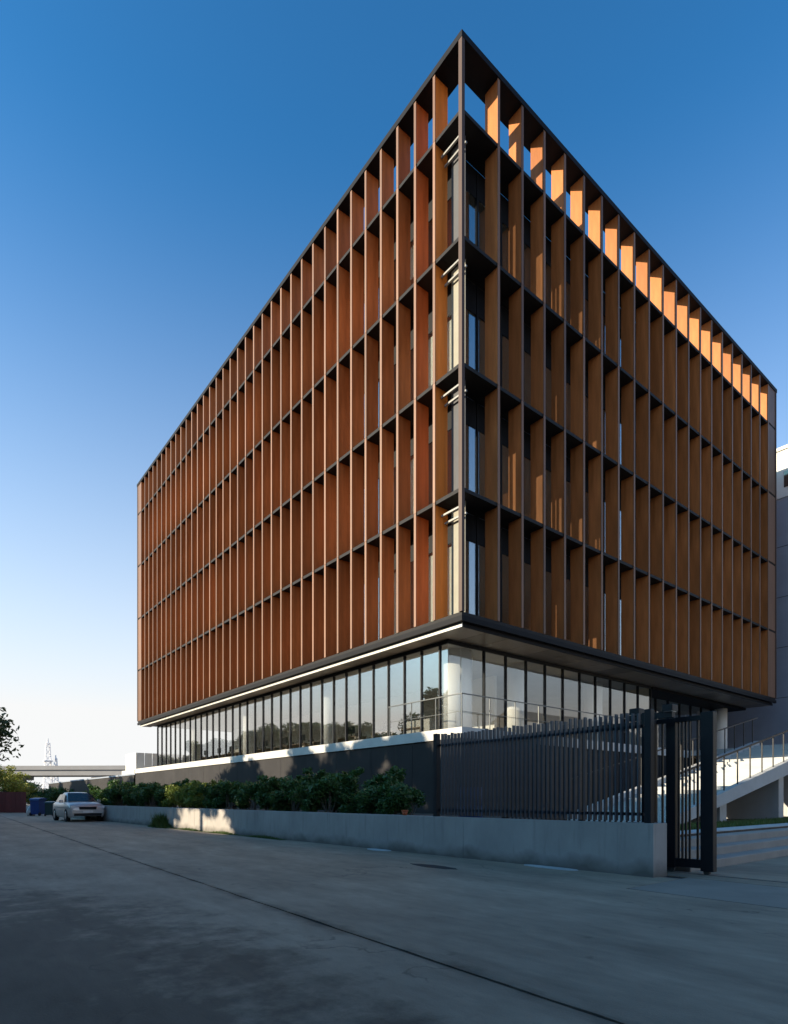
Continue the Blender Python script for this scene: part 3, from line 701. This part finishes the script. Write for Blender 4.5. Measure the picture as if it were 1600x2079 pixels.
br = thing('flyover', 'long grey concrete flyover crossing in the distance at the left', 'bridge', at(150, 140))
br.rotation_euler = (0, 0, -math.atan2(.6277, .7787)+R(-3))
MB().box(-70, -5, zat(1576,140), 60, 5, zat(1565,140)).build('deck', M['bridge'], br)
MB().box(-70, -5.3, zat(1565,140), 60, -5.0, zat(1557,140)).build('parapet', M['bridge'], br)
for k in range(6):
    x = -58+22*k
    MB().box(x-.8, -2.5, 0, x+.8, 2.5, zat(1576,140)-.8).build('pier', M['bridge'], br)
    MB().box(x-1.2, -4.6, zat(1576,140)-.8, x+1.2, 4.6, zat(1576,140)-.01).build('pier_cap', M['bridge'], br)
for (px, top, w, lab) in ((97,1499,2.4,'tall pale lattice mast rising above the flyover'), (113,1533,1.5,'shorter pale lattice mast to the right of the tall one')):
    Z = 330; t = thing('lattice_mast', lab, 'mast', at(px, Z)); H = zat(top, Z)
    for sx in (-1, 1):
        for sy in (-1, 1): MB().cyl((sx*w, sy*w, 0), (sx*w*.35, sy*w*.35, H*.93), .3, .2, 5).build('leg', M['tower'], t)
    m_ = MB(); nb = 9
    for k in range(nb):
        z0, z1 = H*.93*k/nb, H*.93*(k+1)/nb; a0 = w*(1-.65*k/nb); a1 = w*(1-.65*(k+1)/nb)
        for (p0, p1) in (((-1,-1),(1,-1)), ((1,-1),(1,1)), ((1,1),(-1,1)), ((-1,1),(-1,-1))):
            m_.cyl((p0[0]*a0,p0[1]*a0,z0), (p1[0]*a1,p1[1]*a1,z1), .11, n=4).cyl((p1[0]*a0,p1[1]*a0,z0), (p0[0]*a1,p0[1]*a1,z1), .11, n=4)
    m_.build('bracing', M['tower'], t)
    MB().cyl((0,0,H*.9), (0,0,H), .5, .25, 8).build('antenna', M['tower'], t)
    MB().box(-w*.9, -w*.9, H*.62, w*.9, w*.9, H*.64).build('platform', M['tower'], t)

# ------------------------------------------------------------------ parked car (front faces -Y)
car = thing('parked_car', 'silver saloon car parked facing the camera beside the low wall', 'car', (-6.42, 23.2, 0), R(2)); car.scale = (1, .96, 1.07)
def loft(secs, name, m, parent, smooth=True, close=True):
    """secs: list of rings (same count)"""
    n = len(secs[0]); v = [p for s in secs for p in s]; f = []
    for i in range(len(secs)-1):
        for k in range(n-1): f.append((i*n+k, i*n+k+1, (i+1)*n+k+1, (i+1)*n+k))
    if close: f += [tuple(range(n)), tuple(reversed(range((len(secs)-1)*n, len(secs)*n)))]
    b = MB(); b.add(v, f); return b.build(name, m, parent, smooth)
def ring(y, w, zb, zbelt, crown):
    pts = [(-w*.90, zb), (-w*.98, zb+.10), (-w, (zb+zbelt)*.5), (-w*.97, zbelt-.06), (-w*.86, zbelt), (-w*.5, zbelt+crown), (0, zbelt+crown*1.25)]
    pts = pts+[(-x, z) for x, z in reversed(pts[:-1])]
    return [(x, y, z) for x, z in pts]
body = loft([ring(-2.20,.70,.28,.68,.01), ring(-2.14,.82,.22,.79,.02), ring(-1.95,.86,.20,.87,.03), ring(-1.45,.87,.19,.91,.04), ring(-.85,.88,.19,.95,.03),
      ring(0,.88,.19,.93,.02), ring(1.0,.88,.19,.94,.02), ring(1.6,.87,.20,.95,.03), ring(2.0,.84,.24,.93,.03), ring(2.2,.74,.32,.86,.02)], 'body', M['paint'], car)
def cring(y, w, z, zb=.90): return [(-w-.10, y, zb), (-w, y, z-.12), (-w*.82, y, z-.02), (0, y, z), (w*.82, y, z-.02), (w, y, z-.12), (w+.10, y, zb)]
loft([cring(-.92,.70,.97), cring(-.20,.60,1.42), cring(.25,.60,1.47), cring(.8,.59,1.46), cring(1.15,.58,1.41), cring(1.80,.66,.99)], 'cabin', M['paint'], car)
MB().add([(-.66,-.905,.995),(.66,-.905,.995),(.54,-.235,1.415),(-.54,-.235,1.415)], [(0,1,2,3)]).add([(-.66,-.925,1.0),(.66,-.925,1.0),(.54,-.255,1.42),(-.54,-.255,1.42)], [(0,1,2,3)]).build('windscreen', M['carglass'], car)
MB().add([(-.62,1.83,1.0),(.62,1.83,1.0),(.52,1.20,1.40),(-.52,1.20,1.40)], [(0,1,2,3)]).build('rear_window', M['carglass'], car)
for s in (-1, 1):
    MB().add([(s*.805,-.70,.97),(s*.80,.28,.97),(s*.652,.26,1.36),(s*.655,-.22,1.35)], [(0,1,2,3)]).build('side_window', M['carglass'], car)
    MB().add([(s*.80,.34,.97),(s*.795,1.40,.98),(s*.645,1.05,1.34),(s*.652,.32,1.36)], [(0,1,2,3)]).build('side_window', M['carglass'], car)
    MB().prism([(s*.44,.62),(s*.80,.65),(s*.82,.80),(s*.48,.765)], 'y', -2.19, -1.98).build('headlight', M['lamp'], car)
    mir = MB().bbox(s*.93-.09, -.66, .93, s*.93+.09, -.54, 1.07, .02).build('mirror', M['paint'], car)
    for yw in (-1.36, 1.32):
        ty = MB().cyl((s*.70,yw,.31), (s*.89,yw,.31), .31, n=24).build('wheel', M['tyre'], car, False)
        MB().cyl((s*.885,yw,.31), (s*.90,yw,.31), .20, .18, 16).build('rim', M['alloy'], ty)
MB().prism([(-.40,.60),(.40,.60),(.43,.74),(-.43,.74)], 'y', -2.225, -2.10).build('grille', M['black'], car)
MB().box(-.66, -2.245, .29, .66, -2.12, .42).build('lower_intake', M['black'], car)
MB().prism([(-.74,.42),(.74,.42),(.76,.57),(-.76,.57)], 'y', -2.25, -2.08).build('bumper', M['paint'], car)
MB().box(-.24, -2.265, .44, .24, -2.252, .55).build('number_plate', M['plate'], car)

# ------------------------------------------------------------------ small things by the wall
n = 1500
yc = rng.normal(12.6, .45, n); xc = np.array([wall_x(v) for v in yc])-np.abs(rng.normal(0, .16, n))-.02
hh = .62*rng.uniform(.25, 1.1, n)*np.exp(-((yc-12.6)/.55)**2)+.05; a = rng.uniform(0, 6.28, n); z0 = np.zeros(n)
P0 = np.stack([xc, yc, z0], 1); D = np.stack([np.cos(a)*.022, np.sin(a)*.022, z0], 1)
V = np.stack([P0-D, P0+D, P0+np.stack([rng.normal(0,.14,n), rng.normal(0,.14,n), hh], 1)], 1).reshape(-1, 3)
me = bpy.data.meshes.new('weeds'); me.from_pydata(V.tolist(), [], np.arange(3*n).reshape(-1,3).tolist()); me.materials.append(M['grass'])
tag(obj('weeds', me), 'clump of tall green weeds growing at the foot of the low wall near the car', kind='stuff')
n = 3000
x_ = rng.uniform(0, .22, n); y_ = rng.uniform(2.5, 11.5, n)
P0 = np.stack([np.array([wall_x(v) for v in y_])-x_, y_, np.zeros(n)], 1); a = rng.uniform(0, 6.28, n); hh = .07*rng.uniform(.3, 1.5, n)*(np.sin(y_*2.1)*.5+.6)
V = np.stack([P0-np.stack([np.cos(a),np.sin(a),0*a],1)*.012, P0+np.stack([np.cos(a),np.sin(a),0*a],1)*.012, P0+np.stack([rng.normal(0,.03,n),rng.normal(0,.03,n),hh],1)], 1).reshape(-1,3)
me = bpy.data.meshes.new('grass_verge'); me.from_pydata(V.tolist(), [], np.arange(3*n).reshape(-1,3).tolist()); me.materials.append(M['grass'])
tag(obj('grass_verge', me), 'thin grass growing along the foot of the low wall', kind='stuff')
q = (-3.2, -2.9)
bb = thing('blue_barrel', 'blue plastic barrel standing behind the low wall left of the bar fence', 'barrel', (-2.9, -3.15, .72))
MB().cyl((0,0,0), (0,0,.35), .30, .33, 20).cyl((0,0,.35), (0,0,.75), .33, .29, 20).build('drum', M['blue'], bb, True)
MB().cyl((0,0,.75), (0,0,.79), .30, .30, 20).build('lid', M['blue'], bb)
oc = thing('orange_pot', 'small orange pot on the low wall left of the blue barrel', 'pot', (wall_x(-2.55)+.16, -2.55, .84))
MB().cyl((0,0,0), (0,0,.10), .05, .075, 12).build('bowl', M['orange'], oc, True)
MB().cyl((0,0,.10), (0,0,.125), .085, .085, 12).build('rim', M['orange'], oc)
